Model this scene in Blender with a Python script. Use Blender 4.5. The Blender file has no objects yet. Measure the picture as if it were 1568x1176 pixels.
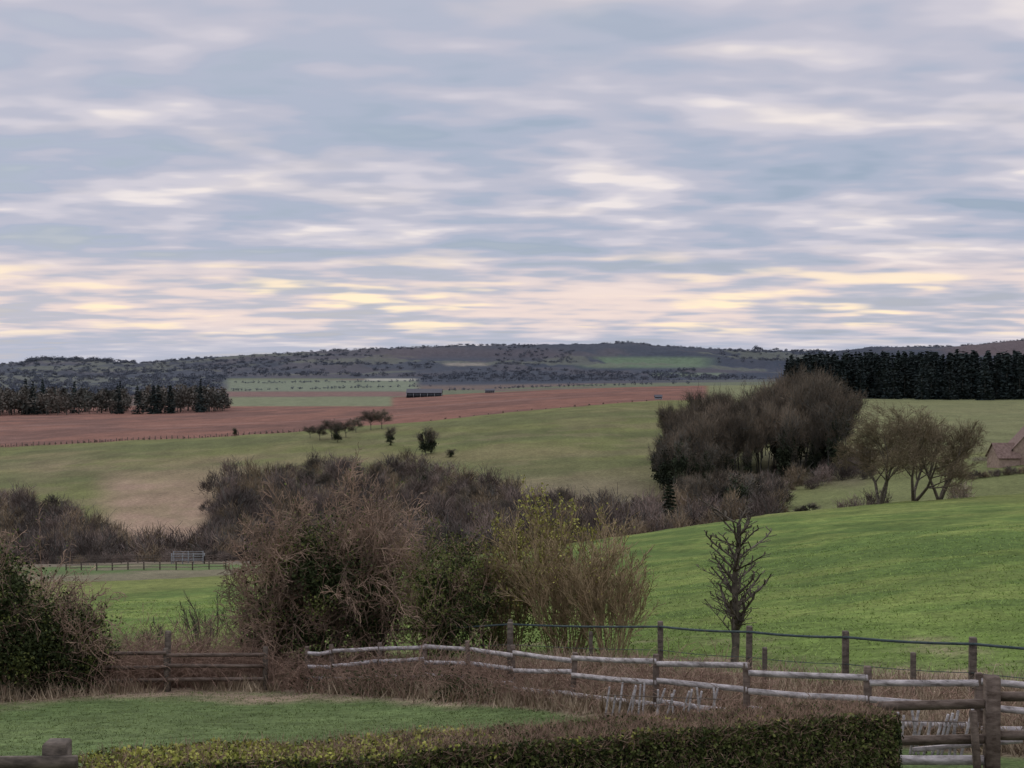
import bpy, math, random
import numpy as np
from mathutils import Vector
random.seed(7); RS=np.random.RandomState(11)
scene=bpy.context.scene
K=2154.0; PX0=784.0; PY0=560.0   # image pixels: focal length, centre column, eye-level row

# ------------------------------------------------------------ noise
def _h(ix,iy,s):
    n=(ix.astype(np.int64)*374761393+iy.astype(np.int64)*668265263+s*974711)&0x7fffffff
    n=((n^(n>>13))*1274126177)&0x7fffffff
    return ((n^(n>>16))&0xffff)/65535.0
def vnoise(x,y,s=0):
    ix=np.floor(x);iy=np.floor(y);fx=x-ix;fy=y-iy
    fx=fx*fx*(3-2*fx);fy=fy*fy*(3-2*fy)
    a=_h(ix,iy,s);b=_h(ix+1,iy,s);c=_h(ix,iy+1,s);d=_h(ix+1,iy+1,s)
    return (a*(1-fx)+b*fx)*(1-fy)+(c*(1-fx)+d*fx)*fy
def fbm(x,y,s=0,o=4):
    t=0;a=.5;w=0
    for i in range(o):
        t=t+a*vnoise(x,y,s+i);w+=a;a*=.5;x=x*2.03+17;y=y*2.03+5
    return t/w
def sm(a,b,x):
    t=np.clip((x-a)/(b-a),0,1);return t*t*(3-2*t)

# ------------------------------------------------------------ terrain
C=[0,200,400,600,800,1000,1200,1400,1568]
def zs(*v): return ('z',v)
def ys(*v): return ('y',v)  # image pixel rows, converted to heights below
LINES=[
 ([3]*9, zs(-5.0,-5.0,-5.0,-5.1,-5.2,-5.3,-5.4,-5.4,-5.4)),
 ([13]*9, zs(-5.3,-5.3,-5.35,-5.4,-5.45,-5.5,-5.55,-5.6,-5.6)),
 ([18]*9, zs(-6.0,-6.0,-5.95,-5.9,-5.9,-5.85,-5.75,-5.75,-5.75)),
 ([36,37,38,35,30,26,23.5,22,21], ys(1078,1062,1058,1068,1085,1103,1130,1145,1160)),
 ([44,44,44,40,36,32,29.5,27.5,25.5], ys(1045,1035,1030,1030,1032,1038,1052,1070,1085)),
 ([70]*9, ys(955,950,945,935,920,905,880,850,835)),
 ([130,130,130,135,140,145,150,160,170], ys(895,890,880,865,845,815,785,768,755)),
 ([180,180,180,190,200,205,210,215,220], ys(868,862,860,880,880,850,812,792,780)),
 ([280]*9, ys(855,846,835,820,800,790,765,735,703)),
 ([380]*9, ys(745,737,733,722,705,695,690,675,660)),
 ([520,520,520,540,560,600,640,650,650], ys(687,673,666,650,628,613,612,612,612)),
 ([1100]*9, ys(623,621,617,608,598,591,589,589,589)),
 ([1900]*9, ys(590,588,584,583,583,582,580,577,572)),
 ([2800]*9, ys(567,567,561,560,558,555,558,554,548)),
 ([3600]*9, None),
 ([5000]*9, zs(*[-10]*9)),
 ([14000]*9, zs(*[-90]*9)),
]
RIDGE=([-100,0,35,60,150,215,270,400,500,600,700,850,970,1000,1050,1110,1150,1200,1290,1330,1420,1470,1568,1700],
       [559,559,556,552,554,558,551,543,538,534,530,528,525,530,533,536,539,538,539,532,532,531,521,518])
G=np.arange(-160,1731,10.0)
def smooth(a,k):
    if k<=0: return a
    w=np.exp(-0.5*(np.arange(-3*k,3*k+1)/k)**2);w/=w.sum()
    return np.convolve(np.pad(a,3*k,mode='edge'),w,mode='valid')
DT=[];ZT=[]
for (d,v) in LINES:
    dd=smooth(np.interp(G,C,d),6)
    if v is None:
        zz=-(smooth(np.interp(G,RIDGE[0],RIDGE[1]),1)-PY0)/K*dd
    elif v[0]=='z': zz=smooth(np.interp(G,C,v[1]),6)
    else: zz=-(smooth(np.interp(G,C,v[1]),6)-PY0)/K*dd
    DT.append(dd);ZT.append(zz)
DT=np.array(DT);ZT=np.array(ZT);NL=len(DT)
def terrain(x,y,detail=True):
    x=np.atleast_1d(np.asarray(x,float));y=np.atleast_1d(np.asarray(y,float))
    Y=np.maximum(y,3.0)
    b=np.clip(PX0+K*x/Y,-150,1720)
    D=np.array([np.interp(b,G,r) for r in DT]);Z=np.array([np.interp(b,G,r) for r in ZT])
    X=np.log(D);q=np.log(np.clip(Y,D[0]+1e-4,D[-1]-1e-3))
    h=np.diff(X,axis=0);m=np.diff(Z,axis=0)/h
    T=np.zeros_like(Z)
    w1=2*h[1:]+h[:-1];w2=h[1:]+2*h[:-1]
    same=(m[:-1]*m[1:])>0
    ma=np.where(same,m[:-1],1);mb=np.where(same,m[1:],1)
    T[1:-1]=np.where(same,(w1+w2)/(w1/ma+w2/mb),0)
    T[0]=m[0];T[-1]=m[-1]
    i=np.clip((X<=q).sum(0)-1,0,NL-2);ar=np.arange(len(q))
    hh=h[i,ar];t=(q-X[i,ar])/hh
    z=((2*t**3-3*t**2+1)*Z[i,ar]+(t**3-2*t**2+t)*hh*T[i,ar]+(-2*t**3+3*t**2)*Z[i+1,ar]+(t**3-t**2)*hh*T[i+1,ar])
    s=i+t
    if detail:
        z=z+(fbm(x/7,y/7,3,3)-.5)*.35*sm(2.4,5,s)*(1-sm(11,12,s))
        z=z+(fbm(x/1.1,y/1.1,9,3)-.5)*.14*sm(4,4.6,s)*(1-sm(6,7,s))
        z=z+(fbm(x/60,y/60,5,3)-.5)*2.0*sm(8,9,s)*(1-sm(10,11,s))
        can=sm(12.3,12.9,s)*(1-sm(14.6,15,s))
        z=z+(fbm(x/18,y/60,21,3)-.5)*9*can+(fbm(x/140,y/220,23,2)-.5)*22*sm(12.2,12.9,s)*(1-sm(13.4,13.9,s))
    return z,s,b
def gz(x,y): return float(terrain(x,y)[0][0])
def site(b,d):  # b is an image pixel column, d the forward distance
    x=(b-PX0)/K*d
    return Vector((x,d,gz(x,d)))

# ------------------------------------------------------------ mesh helpers
def mesh_np(name,V,F,mats,matidx=None,smoothsh=False):
    V=np.asarray(V,np.float32);F=np.asarray(F,np.int32);n=F.shape[1]
    me=bpy.data.meshes.new(name)
    me.vertices.add(len(V));me.vertices.foreach_set('co',V.ravel())
    me.loops.add(F.size);me.loops.foreach_set('vertex_index',F.ravel())
    me.polygons.add(len(F));me.polygons.foreach_set('loop_start',np.arange(0,F.size,n,dtype=np.int32))
    if matidx is not None: me.polygons.foreach_set('material_index',np.asarray(matidx,np.int32))
    if smoothsh: me.polygons.foreach_set('use_smooth',np.ones(len(F),bool))
    for m in mats: me.materials.append(m)
    me.update(calc_edges=True)
    return me
def obj(name,me,loc=(0,0,0),rot=0,sc=1,parent=None):
    o=bpy.data.objects.new(name,me);scene.collection.objects.link(o)
    o.location=loc;o.rotation_euler=(0,0,rot)
    o.scale=(sc,sc,sc) if not hasattr(sc,'__len__') else sc
    if parent: o.parent=parent
    return o
def empty(name,loc=(0,0,0)):
    o=bpy.data.objects.new(name,None);scene.collection.objects.link(o);o.location=loc;o.empty_display_size=.5
    return o
def tubes(segs,sides=3):
    A=np.array(segs,float);p0=A[:,0:3];p1=A[:,3:6];r0=A[:,6];r1=A[:,7]
    d=p1-p0;d/=np.linalg.norm(d,axis=1,keepdims=True)+1e-9
    ref=np.where(np.abs(d[:,2:3])<.9,np.array([[0,0,1.]]),np.array([[1.,0,0]]))
    u=np.cross(d,ref);u/=np.linalg.norm(u,axis=1,keepdims=True)+1e-9;w=np.cross(d,u)
    n=len(A);V=np.zeros((n,2*sides,3));F=[]
    for k in range(sides):
        a=2*math.pi*k/sides;o=u*math.cos(a)+w*math.sin(a)
        V[:,k]=p0+o*r0[:,None];V[:,sides+k]=p1+o*r1[:,None]
    base=np.arange(n)*2*sides
    for k in range(sides):
        k2=(k+1)%sides
        F.append(np.stack([base+k,base+k2,base+sides+k2,base+sides+k],1))
    return V.reshape(-1,3),np.concatenate(F)
def rdir(n,rs=RS):
    v=rs.normal(size=(n,3));return v/np.linalg.norm(v,axis=1,keepdims=True)
def leafquads(P,size,rs=RS,flat=0.0,aspect=.6):
    n=len(P);a=rdir(n,rs);b=np.cross(a,rdir(n,rs));b/=np.linalg.norm(b,axis=1,keepdims=True)+1e-9
    if flat: a[:,2]*=1-flat;b[:,2]*=1-flat
    s=size*(.6+.8*rs.rand(n,1))
    V=np.stack([P-a*s*.5,P+b*s*.5*aspect,P+a*s*.5,P-b*s*.5*aspect],1).reshape(-1,3)
    i=np.arange(n)*4
    return V,np.stack([i,i+1,i+2,i+3],1)
def clumps(n,c,rad,m,cr,rs=RS,shell=.5,low=-1.0):
    """points in m clumps spread through an ellipsoid"""
    d=rdir(m,rs);r=(shell+(1-shell)*rs.rand(m,1))**.7
    cc=d*r;cc=cc[cc[:,2]>low];m=len(cc)
    w=rs.rand(m)+.3;k=rs.choice(m,n,p=w/w.sum())
    p=cc[k]*np.array(rad)+rs.normal(size=(n,3))*cr*(.5+.8*rs.rand(m)[k][:,None])
    return p+np.array(c)
def slivers(P,L,wd,rs=RS,up=.6,c=None,outw=.6):
    n=len(P);d=rdir(n,rs);d[:,2]+=up
    if c is not None:
        o=P-np.array(c);o/=np.linalg.norm(o,axis=1,keepdims=True)+1e-9;d+=o*outw
    d/=np.linalg.norm(d,axis=1,keepdims=True)+1e-9
    s=np.cross(d,rdir(n,rs));s/=np.linalg.norm(s,axis=1,keepdims=True)+1e-9
    l=L*(.5+rs.rand(n,1))
    V=np.stack([P-s*wd*.5,P+s*wd*.5,P+d*l+s*wd*.15,P+d*l-s*wd*.15],1).reshape(-1,3)
    i=np.arange(n)*4
    return V,np.stack([i,i+1,i+2,i+3],1)
def join(parts,name):
    """parts: (V,F,mat) quads only"""
    Vs=[];Fs=[];mi=[];mats=[];o=0
    for V,F,m in parts:
        if m not in mats: mats.append(m)
        Vs.append(V);Fs.append(F+o);o+=len(V);mi.append(np.full(len(F),mats.index(m)))
    return mesh_np(name,np.concatenate(Vs),np.concatenate(Fs),mats,np.concatenate(mi))
def grow(S,T,p,d,L,r,lv,Q):
    n=Q['n'][lv];mx=len(Q['n'])-1
    for i in range(n):
        c=Q['curl']*(Q.get('c0',1) if lv==0 else 1)
        d=(d+Vector((random.gauss(0,c),random.gauss(0,c),random.gauss(0,c)+Q['up'][lv]))).normalized()
        q=p+d*(L/n);r1=max(r*(1-.6/n),Q['rmin'])
        S.append((p.x,p.y,p.z,q.x,q.y,q.z,r,r1));p=q;r=r1
        if lv<mx and (i+1)/n>=Q['st'][lv]:
            for k in range(Q['k'][lv]):
                a=Q['ang']*(.6+.8*random.random())
                perp=d.cross(Vector((random.gauss(0,1),random.gauss(0,1),random.gauss(0,1)))).normalized()
                grow(S,T,p,(d*math.cos(a)+perp*math.sin(a)),L*Q['ratio']*(1-.35*i/n)*(.7+.6*random.random()),max(r*.6,Q['rmin']),lv+1,Q)
        elif lv==mx: T.append((p.x,p.y,p.z))
def stems(nst,L,r,Q,spread=.5,base=.2):
    S=[];T=[]
    for k in range(nst):
        a=2*math.pi*(k+random.random())/nst;t=spread*random.random()**.6
        grow(S,T,Vector((math.cos(a)*base*random.random(),math.sin(a)*base*random.random(),-.1)),
             Vector((math.cos(a)*t,math.sin(a)*t,1)).normalized(),L*(.75+.4*random.random()),r,0,Q)
    return S,np.array(T)

# ------------------------------------------------------------ materials
def nodes(name):
    m=bpy.data.materials.new(name);m.use_nodes=True;nt=m.node_tree
    b=nt.nodes['Principled BSDF'];b.inputs['Roughness'].default_value=.85
    b.inputs['Specular IOR Level'].default_value=.1
    return m,nt,b
def veg(name,c1,c2,scale=3.0,rnd=.35,f=.7):
    m,nt,b=nodes(name);N=nt.nodes;L=nt.links
    g=N.new('ShaderNodeNewGeometry')
    no=N.new('ShaderNodeTexNoise');no.inputs['Scale'].default_value=scale;no.inputs['Detail'].default_value=2
    no.inputs['Roughness'].default_value=.7
    L.new(g.outputs['Position'],no.inputs['Vector'])
    r=N.new('ShaderNodeValToRGB');r.color_ramp.elements[0].position=.36;r.color_ramp.elements[1].position=.64
    r.color_ramp.elements[0].color=(c1[0]*f,c1[1]*f,c1[2]*f,1);r.color_ramp.elements[1].color=(c2[0]*f,c2[1]*f,c2[2]*f,1)
    L.new(no.outputs['Fac'],r.inputs['Fac'])
    oi=N.new('ShaderNodeObjectInfo');mr=N.new('ShaderNodeMapRange')
    mr.inputs['To Min'].default_value=1-rnd;mr.inputs['To Max'].default_value=1+rnd
    L.new(oi.outputs['Random'],mr.inputs['Value'])
    mx=N.new('ShaderNodeVectorMath');mx.operation='SCALE'
    L.new(r.outputs['Color'],mx.inputs[0]);L.new(mr.outputs['Result'],mx.inputs['Scale'])
    L.new(mx.outputs[0],b.inputs['Base Color'])
    return m
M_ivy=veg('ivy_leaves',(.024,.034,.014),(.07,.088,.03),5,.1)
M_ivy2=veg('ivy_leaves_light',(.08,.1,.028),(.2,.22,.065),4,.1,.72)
M_catkin=veg('young_leaves',(.2,.21,.05),(.4,.38,.1),6,.1,.85)
M_twig=veg('hawthorn_twigs',(.15,.11,.08),(.42,.29,.2),1.2,.1,.82)
M_twigO=veg('hazel_stems',(.17,.135,.07),(.38,.285,.165),3,.1,.8)
M_bramble=veg('bramble_stems',(.15,.095,.068),(.37,.25,.18),3,.1,.8)
M_bark=veg('bark',(.08,.07,.054),(.18,.155,.115),4,.1)
M_ash=veg('ash_twigs',(.13,.105,.065),(.24,.19,.115),2,.1)
M_ft=[veg('thicket_twigs',(.14,.11,.092),(.28,.215,.175),.07,.4,.62),
      veg('thicket_twigs_tan',(.18,.14,.09),(.34,.26,.165),.07,.35,.66),
      veg('thicket_twigs_dark',(.085,.07,.06),(.17,.14,.115),.07,.3,.58)]
M_wood_twig=veg('woodland_twigs',(.13,.11,.08),(.28,.222,.155),.12,.4,.55)
M_wood_bark=veg('woodland_bark',(.08,.08,.07),(.16,.155,.13),.5)
M_dk=veg('evergreen_foliage',(.022,.03,.018),(.052,.064,.034),.4,.3)
M_conf=veg('conifer_foliage',(.018,.028,.028),(.036,.048,.042),.2,.25,.75)
M_line=veg('treeline_foliage',(.055,.06,.05),(.15,.13,.105),.08,.35,.8)
M_ridge_haze=veg('ridge_foliage_hazed',(.075,.088,.11),(.105,.112,.13),.006,.06,.95)  # bluish tone paints aerial haze onto the distant trees
M_grass=veg('field_grass',(.13,.2,.04),(.22,.3,.08),.6,.1,.9)
M_lawn=veg('lawn_grass',(.07,.105,.03),(.16,.2,.065),1.5,.1,.8)
M_dead=veg('dead_grass',(.2,.15,.095),(.46,.37,.25),1.5,.1,.8)
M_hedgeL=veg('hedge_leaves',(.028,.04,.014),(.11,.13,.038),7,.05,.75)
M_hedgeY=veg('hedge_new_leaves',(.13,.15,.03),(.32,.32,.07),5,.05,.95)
M_hedgeT=veg('hedge_twigs',(.15,.1,.07),(.36,.245,.17),5,.05,.85)
M_hedge_core=veg('hedge_core',(.012,.012,.008),(.03,.026,.018),5)  # near-black fill inside the hedge leaves

def woodmat(name,c1,c2):
    m,nt,b=nodes(name);N=nt.nodes;L=nt.links
    tc=N.new('ShaderNodeTexCoord');mp=N.new('ShaderNodeMapping');mp.inputs['Scale'].default_value=(3,3,9)
    L.new(tc.outputs['Object'],mp.inputs['Vector'])
    no=N.new('ShaderNodeTexNoise');no.inputs['Scale'].default_value=1.4;no.inputs['Detail'].default_value=6;no.inputs['Roughness'].default_value=.7
    L.new(mp.outputs[0],no.inputs['Vector'])
    r=N.new('ShaderNodeValToRGB');r.color_ramp.elements[0].position=.35;r.color_ramp.elements[1].position=.65
    r.color_ramp.elements[0].color=(*c1,1);r.color_ramp.elements[1].color=(*c2,1)
    L.new(no.outputs['Fac'],r.inputs['Fac']);L.new(r.outputs[0],b.inputs['Base Color'])
    bp=N.new('ShaderNodeBump');bp.inputs['Strength'].default_value=.5;bp.inputs['Distance'].default_value=.02
    L.new(no.outputs['Fac'],bp.inputs['Height']);L.new(bp.outputs[0],b.inputs['Normal'])
    return m
M_silver=woodmat('weathered_timber',(.15,.132,.122),(.5,.46,.44))
M_brown=woodmat('brown_timber',(.055,.04,.03),(.16,.125,.1))
M_post=woodmat('post_timber',(.045,.038,.03),(.14,.115,.09))
M_pale=woodmat('pale_stakes',(.15,.135,.125),(.4,.375,.36))
M_wire=woodmat('fence_rail_green',(.03,.045,.045),(.07,.09,.085))

# ------------------------------------------------------------ ground sheet
def build_ground():
    th=np.radians(np.concatenate([np.linspace(-180,-40,22),np.linspace(-38,-23,30),np.linspace(-22.5,22.5,680),np.linspace(23,38,30),np.linspace(40,180,22)]))
    r=np.concatenate([[.3],np.exp(np.linspace(math.log(2.5),math.log(13800),900))])
    R,TH=np.meshgrid(r,th,indexing='ij')
    x=(R*np.sin(TH)).ravel();y=(R*np.cos(TH)).ravel()
    z,s,b=terrain(x,y)
    nr,nt_=len(r),len(th)
    idx=np.arange(nr*nt_).reshape(nr,nt_)
    F=np.stack([idx[:-1,:-1].ravel(),idx[:-1,1:].ravel(),idx[1:,1:].ravel(),idx[1:,:-1].ravel()],1)[:,::-1]
    el=PY0-z/np.maximum(y,3)*K  # image pixel row of each vertex
    n1=fbm(x/9,y/9,31);n2=fbm(x/40,y/40,41);n3=fbm(x/250,y/400,51);n4=fbm(x/2.2,y/2.2,61)
    n5=fbm(x/3.2,y/3.2,71,3)
    col=np.tile(np.array([.1,.14,.05]),(len(x),1))
    def mx(c,w):
        nonlocal col
        w=np.clip(w,0,1)[:,None];col=col*(1-w)+np.array(c)*w
    def box(x0,x1,y0,y1,e=8,ey=3):
        return sm(x0-e,x0+e,b)*(1-sm(x1-e,x1+e,b))*sm(y0-ey,y0+ey,el)*(1-sm(y1-ey,y1+ey,el))
    mx([.13,.14,.06],(1-sm(2,3,s))*sm(.5,.7,n1)*.6)
    mx([.27,.205,.14],sm(2.9,3.0,s+(n4-.5)*.25)); mx([.13,.145,.065],sm(3.1,3.5,s)*sm(.45,.6,n4))
    mx([.118,.168,.04],sm(4.05,4.35,s+(n4-.5)*.5))
    mx([.17,.208,.055],sm(4.3,4.6,s)*sm(.45,.62,n5)*.7*(1-sm(6.3,7,s)))
    mx([.078,.12,.03],sm(4.3,4.6,s)*sm(.5,.66,1-n5)*.65*(1-sm(6.3,7,s)))
    mx([.08,.128,.032],sm(4.5,5,s)*sm(.5,.6,fbm(x/9,y/3.5,72,3))*.6*(1-sm(6.3,7,s)))
    mx([.18,.19,.06],sm(4.8,6,s)*.6*sm(.45,.6,n2))
    left=1-sm(380,470,b)
    mx([.17,.155,.095],sm(6.0,6.08,s)*left)
    mx([.1,.15,.05],sm(6.3,6.5,s)*(1-sm(6.75,6.9,s))*left*sm(.35,.5,n1))
    mx([.15,.12,.09],sm(6.85,7.1,s+(n1-.5)*.2)*(1-sm(1120,1200,b)))
    mx([.14,.155,.06],sm(7.0,7.3,s)*sm(1120,1200,b))
    # hill field
    mx([.136,.144,.052],sm(8.05,8.5,s+(n2-.5)*.5))
    mx([.185,.16,.078],sm(8.2,8.6,s)*sm(.42,.62,n2)*.75*(1-sm(9.6,10,s)))
    mx([.1,.112,.044],sm(8.2,8.6,s)*sm(.48,.62,fbm(x/55,y/18,43))*.75*(1-sm(9.8,10,s)))
    mx([.175,.15,.08],sm(8.3,8.6,s)*sm(.55,.65,fbm(x/22,y/12,45))*.5*(1-sm(9.4,9.8,s)))
    mx([.29,.205,.14],box(160,340,730,850,35,18)*(.7+.3*sm(.35,.55,n1)))
    mx([.22,.17,.1],box(60,420,700,765,60,16)*.65*sm(.35,.6,n2))
    mx([.17,.14,.09],box(780,1010,735,800,40,20)*.8)
    mx([.17,.15,.09],box(1170,1330,690,745,25,12)*.8)
    mx([.165,.172,.08],box(1310,1900,606,690,20,5)*.8)
    mx([.09,.075,.055],box(1488,1900,700,706,8,2)*.8)
    # plough
    pl=sm(9.985,10.0,s+(n1-.5)*.01)*(1-sm(10.97,11.0,s))*(1-sm(1075,1090,b))
    mx([.2,.098,.07],pl);mx([.13,.07,.055],pl*sm(.42,.62,n2)*.8)
    mx([.225,.128,.1],pl*sm(.55,.7,fbm(x/150,y/40,77))*.6)
    fu=vnoise(y/9+x/30,x*0,3);mx([.13,.07,.058],pl*sm(.5,.8,fu)*.35)
    mx([.165,.175,.085],sm(9.98,10,s)*(1-sm(11,11.1,s))*sm(1080,1090,b))
    # plain beyond
    bey=sm(10.98,11.0,s)
    mx([.13,.1,.085],bey)
    mx([.12,.135,.085],bey*sm(.5,.54,n3))
    mx([.16,.175,.1],box(352,600,608,622,6,1)); mx([.17,.105,.09],box(350,640,600,607,6,1))
    mx([.15,.175,.12],box(345,640,582,599,10,1.5))
    mx([.34,.33,.27],box(560,650,579,583,6,1)*.8)
    # ridge: aerial haze painted into the blue-grey ground colours
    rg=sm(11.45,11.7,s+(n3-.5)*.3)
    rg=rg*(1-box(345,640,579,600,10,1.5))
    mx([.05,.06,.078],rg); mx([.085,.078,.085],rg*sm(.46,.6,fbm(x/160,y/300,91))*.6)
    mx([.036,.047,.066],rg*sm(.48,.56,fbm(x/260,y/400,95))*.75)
    mx([.105,.15,.095],box(895,1085,547,563,25,3)*rg*sm(.3,.42,fbm(x/150,y/150,99)))
    mx([.12,.15,.11],box(1000,1110,571,577,10,1))
    mx([.12,.13,.1],rg*sm(.6,.63,fbm(x/300,y/260,111))*.6)
    mx([.22,.2,.165],box(682,746,556,560,8,1.2)*rg)
    mx([.1,.08,.082],box(1450,1800,515,545,30,3)*rg)
    mx([.085,.072,.08],box(580,860,534,548,40,4)*rg*.6)
    col*=.72
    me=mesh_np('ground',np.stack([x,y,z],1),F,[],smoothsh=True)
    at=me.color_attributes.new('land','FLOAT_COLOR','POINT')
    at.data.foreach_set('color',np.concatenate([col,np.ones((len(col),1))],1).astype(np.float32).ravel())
    m,nt,bs=nodes('land_cover');N=nt.nodes;L=nt.links
    bs.inputs['Roughness'].default_value=.95;bs.inputs['Specular IOR Level'].default_value=.05
    a=N.new('ShaderNodeAttribute');a.attribute_name='land'
    g=N.new('ShaderNodeNewGeometry')
    def noise(sc,scale=(1,1,1),det=5,ro=.65):
        mp=N.new('ShaderNodeMapping');mp.inputs['Scale'].default_value=scale
        L.new(g.outputs['Position'],mp.inputs['Vector'])
        n=N.new('ShaderNodeTexNoise');n.inputs['Scale'].default_value=sc;n.inputs['Detail'].default_value=det;n.inputs['Roughness'].default_value=ro
        L.new(mp.outputs[0],n.inputs['Vector']);return n
    def rng(n,lo,hi,a0=.3,a1=.7):
        r=N.new('ShaderNodeMapRange');r.inputs['From Min'].default_value=a0;r.inputs['From Max'].default_value=a1
        r.inputs['To Min'].default_value=lo;r.inputs['To Max'].default_value=hi
        L.new(n.outputs['Fac'],r.inputs['Value']);return r
    na=noise(1.6,(.8,1.2,1),4,.75);nb=noise(.12,(1,.5,1),5,.65);nc=noise(12,(1,1,1),2,.8)
    ra=rng(na,.58,1.42);rb=rng(nb,.78,1.22);rc=rng(nc,.6,1.4)
    p=N.new('ShaderNodeMath');p.operation='MULTIPLY';L.new(ra.outputs[0],p.inputs[0]);L.new(rb.outputs[0],p.inputs[1])
    p2=N.new('ShaderNodeMath');p2.operation='MULTIPLY';L.new(p.outputs[0],p2.inputs[0]);L.new(rc.outputs[0],p2.inputs[1])
    sc=N.new('ShaderNodeVectorMath');sc.operation='SCALE';L.new(a.outputs['Color'],sc.inputs[0]);L.new(p2.outputs[0],sc.inputs['Scale'])
    L.new(sc.outputs[0],bs.inputs['Base Color'])
    bp=N.new('ShaderNodeBump');bp.inputs['Strength'].default_value=.7;bp.inputs['Distance'].default_value=.15
    L.new(na.outputs['Fac'],bp.inputs['Height']);L.new(bp.outputs[0],bs.inputs['Normal'])
    me.materials.append(m)
    obj('ground',me)
build_ground()

# ------------------------------------------------------------ grasses
def blades(name,x,y,h,w,mat,lean=.35):
    z=terrain(x,y)[0];n=len(x);a=RS.rand(n)*6.283
    P=np.stack([x,y,z-.01],1);s=np.stack([np.cos(a),np.sin(a),a*0],1)*w[:,None]
    tip=P+np.stack([RS.normal(size=n)*lean*h,RS.normal(size=n)*lean*h,h],1)
    V=np.stack([P-s,P+s,tip],1).reshape(-1,3);i=np.arange(n)*3
    return obj(name,mesh_np(name,V,np.stack([i,i+1,i+2],1),[mat]))
def tuftpts(n,k,bl,bh,dfun,sp):
    b=bl+(bh-bl)*RS.rand(n);d=dfun(b,RS.rand(n));x=(b-PX0)/K*d
    x=np.repeat(x,k)+RS.normal(size=n*k)*sp;y=np.repeat(d,k)+RS.normal(size=n*k)*sp
    return x,y
DL=lambda i,b: np.interp(b,G,DT[i])
x,y=tuftpts(14000,4,-150,1750,lambda b,t: DL(4,b)*1.01*(DL(5,b)*1.3/DL(4,b))**(t**.8),.25)
blades('meadow_grass',x,y,(.04+.06*RS.rand(len(x))),.01+.0002*y,M_grass,1.2)
x,y=tuftpts(22000,4,-150,1200,lambda b,t: 15+(DL(3,b)-15)*t,.05)
blades('lawn_grass',x,y,.02+.04*RS.rand(len(x))**2,.008+.006*RS.rand(len(x)),M_lawn,.6)
x,y=tuftpts(7600,8,-100,1700,lambda b,t: DL(3,b)*.995+(DL(4,b)*1.06-DL(3,b))*t,.13)
keep=fbm(x/1.8,y/1.8,17)>.4;x=x[keep];y=y[keep]
blades('dead_grass',x,y,.12+.45*RS.rand(len(x))**1.6,.012+.006*RS.rand(len(x)),M_dead,.4)

# ------------------------------------------------------------ plants near the fence
def plant(name,b,d,parts,rot=0,sc=1,dz=0):
    loc=site(b,d);e=empty(name,loc+Vector((0,0,dz)))
    e.rotation_euler=(0,0,rot);e.scale=(sc,sc,sc) if not hasattr(sc,'__len__') else sc
    for nm,me in parts: obj(nm,me,parent=e)
    return e
Qthorn=dict(n=[7,5,4,3],k=[2,2,2,0],st=[.25,.2,.2,0],up=[.05,.03,.02,0],curl=.2,ang=.85,ratio=.52,rmin=.0075)
Qthin=dict(n=[7,5,4,3],k=[2,1,1,0],st=[.25,.2,.2,0],up=[.05,.03,.02,0],curl=.2,ang=.8,ratio=.5,rmin=.008)
Qwhip=dict(n=[8,5,3],k=[1,2,0],st=[.3,.2,0],up=[.06,.08,.05],curl=.09,ang=.45,ratio=.42,rmin=.008)
Qsap=dict(n=[12,5,4],k=[3,2,0],st=[.25,.2,0],up=[.15,.1,.05],curl=.09,c0=.3,ang=.6,ratio=.24,rmin=.006)
Qtree=dict(n=[4,5,5,4,3],k=[2,2,2,2,0],st=[.5,.3,.25,.3,0],up=[.1,.05,.03,.03,.02],curl=.14,ang=.62,ratio=.66,rmin=.012)

def hawthorn(nst,H,spread,ivyn,ivyc,ivyr,lsz=.085,mat=M_ivy,r=.05,Q=Qthorn,tw=M_twig,extra=None,clm=26,cr=.3):
    S,T=stems(nst,H*.78,r,Q,spread,.5)
    V,F=tubes(S)
    parts=[['branches',V,F,tw]]
    if ivyn:
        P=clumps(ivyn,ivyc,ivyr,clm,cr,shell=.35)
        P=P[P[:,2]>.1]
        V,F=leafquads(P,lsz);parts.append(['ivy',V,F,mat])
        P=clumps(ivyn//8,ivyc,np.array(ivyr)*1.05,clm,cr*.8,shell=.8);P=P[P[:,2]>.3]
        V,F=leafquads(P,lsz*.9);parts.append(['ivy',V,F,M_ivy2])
    if extra is not None:
        n,m,sz,zmin=extra
        k=RS.choice(len(T),n);P=T[k]+RS.normal(size=(n,3))*.07;P=P[P[:,2]>zmin]
        V,F=leafquads(P,sz);parts.append(['leaves',V,F,m])
    return parts
def fit(name,b,d,parts,H,W=None):
    """scale the branching to the height/width estimated from image pixels; ivy keeps its own size"""
    V=parts[0][1]
    h=np.percentile(V[:,2],99);w=np.percentile(V[:,0],97.5)-np.percentile(V[:,0],2.5)
    kz=H/h;kx=(W/w) if W else kz;out=[]
    cx=(np.percentile(V[:,0],97.5)+np.percentile(V[:,0],2.5))/2
    for nm,V,F,m in parts:
        if nm!='ivy': V=(V-np.array([cx,0,0]))*np.array([kx,kx,kz])
        out.append((nm,mesh_np(nm,V,F,[m])))
    return plant(name,b,d,out)
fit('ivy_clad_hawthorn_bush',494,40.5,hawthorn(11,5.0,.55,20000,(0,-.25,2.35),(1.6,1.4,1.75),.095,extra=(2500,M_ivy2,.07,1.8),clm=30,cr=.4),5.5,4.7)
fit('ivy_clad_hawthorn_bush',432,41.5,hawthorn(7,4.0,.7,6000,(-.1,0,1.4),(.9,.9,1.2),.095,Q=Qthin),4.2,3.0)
fit('ivy_clad_hawthorn_bush',568,41.8,hawthorn(8,4.0,.7,5000,(.1,0,1.8),(.9,.9,1.4),.095,Q=Qthin),5.0,2.9)
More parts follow.
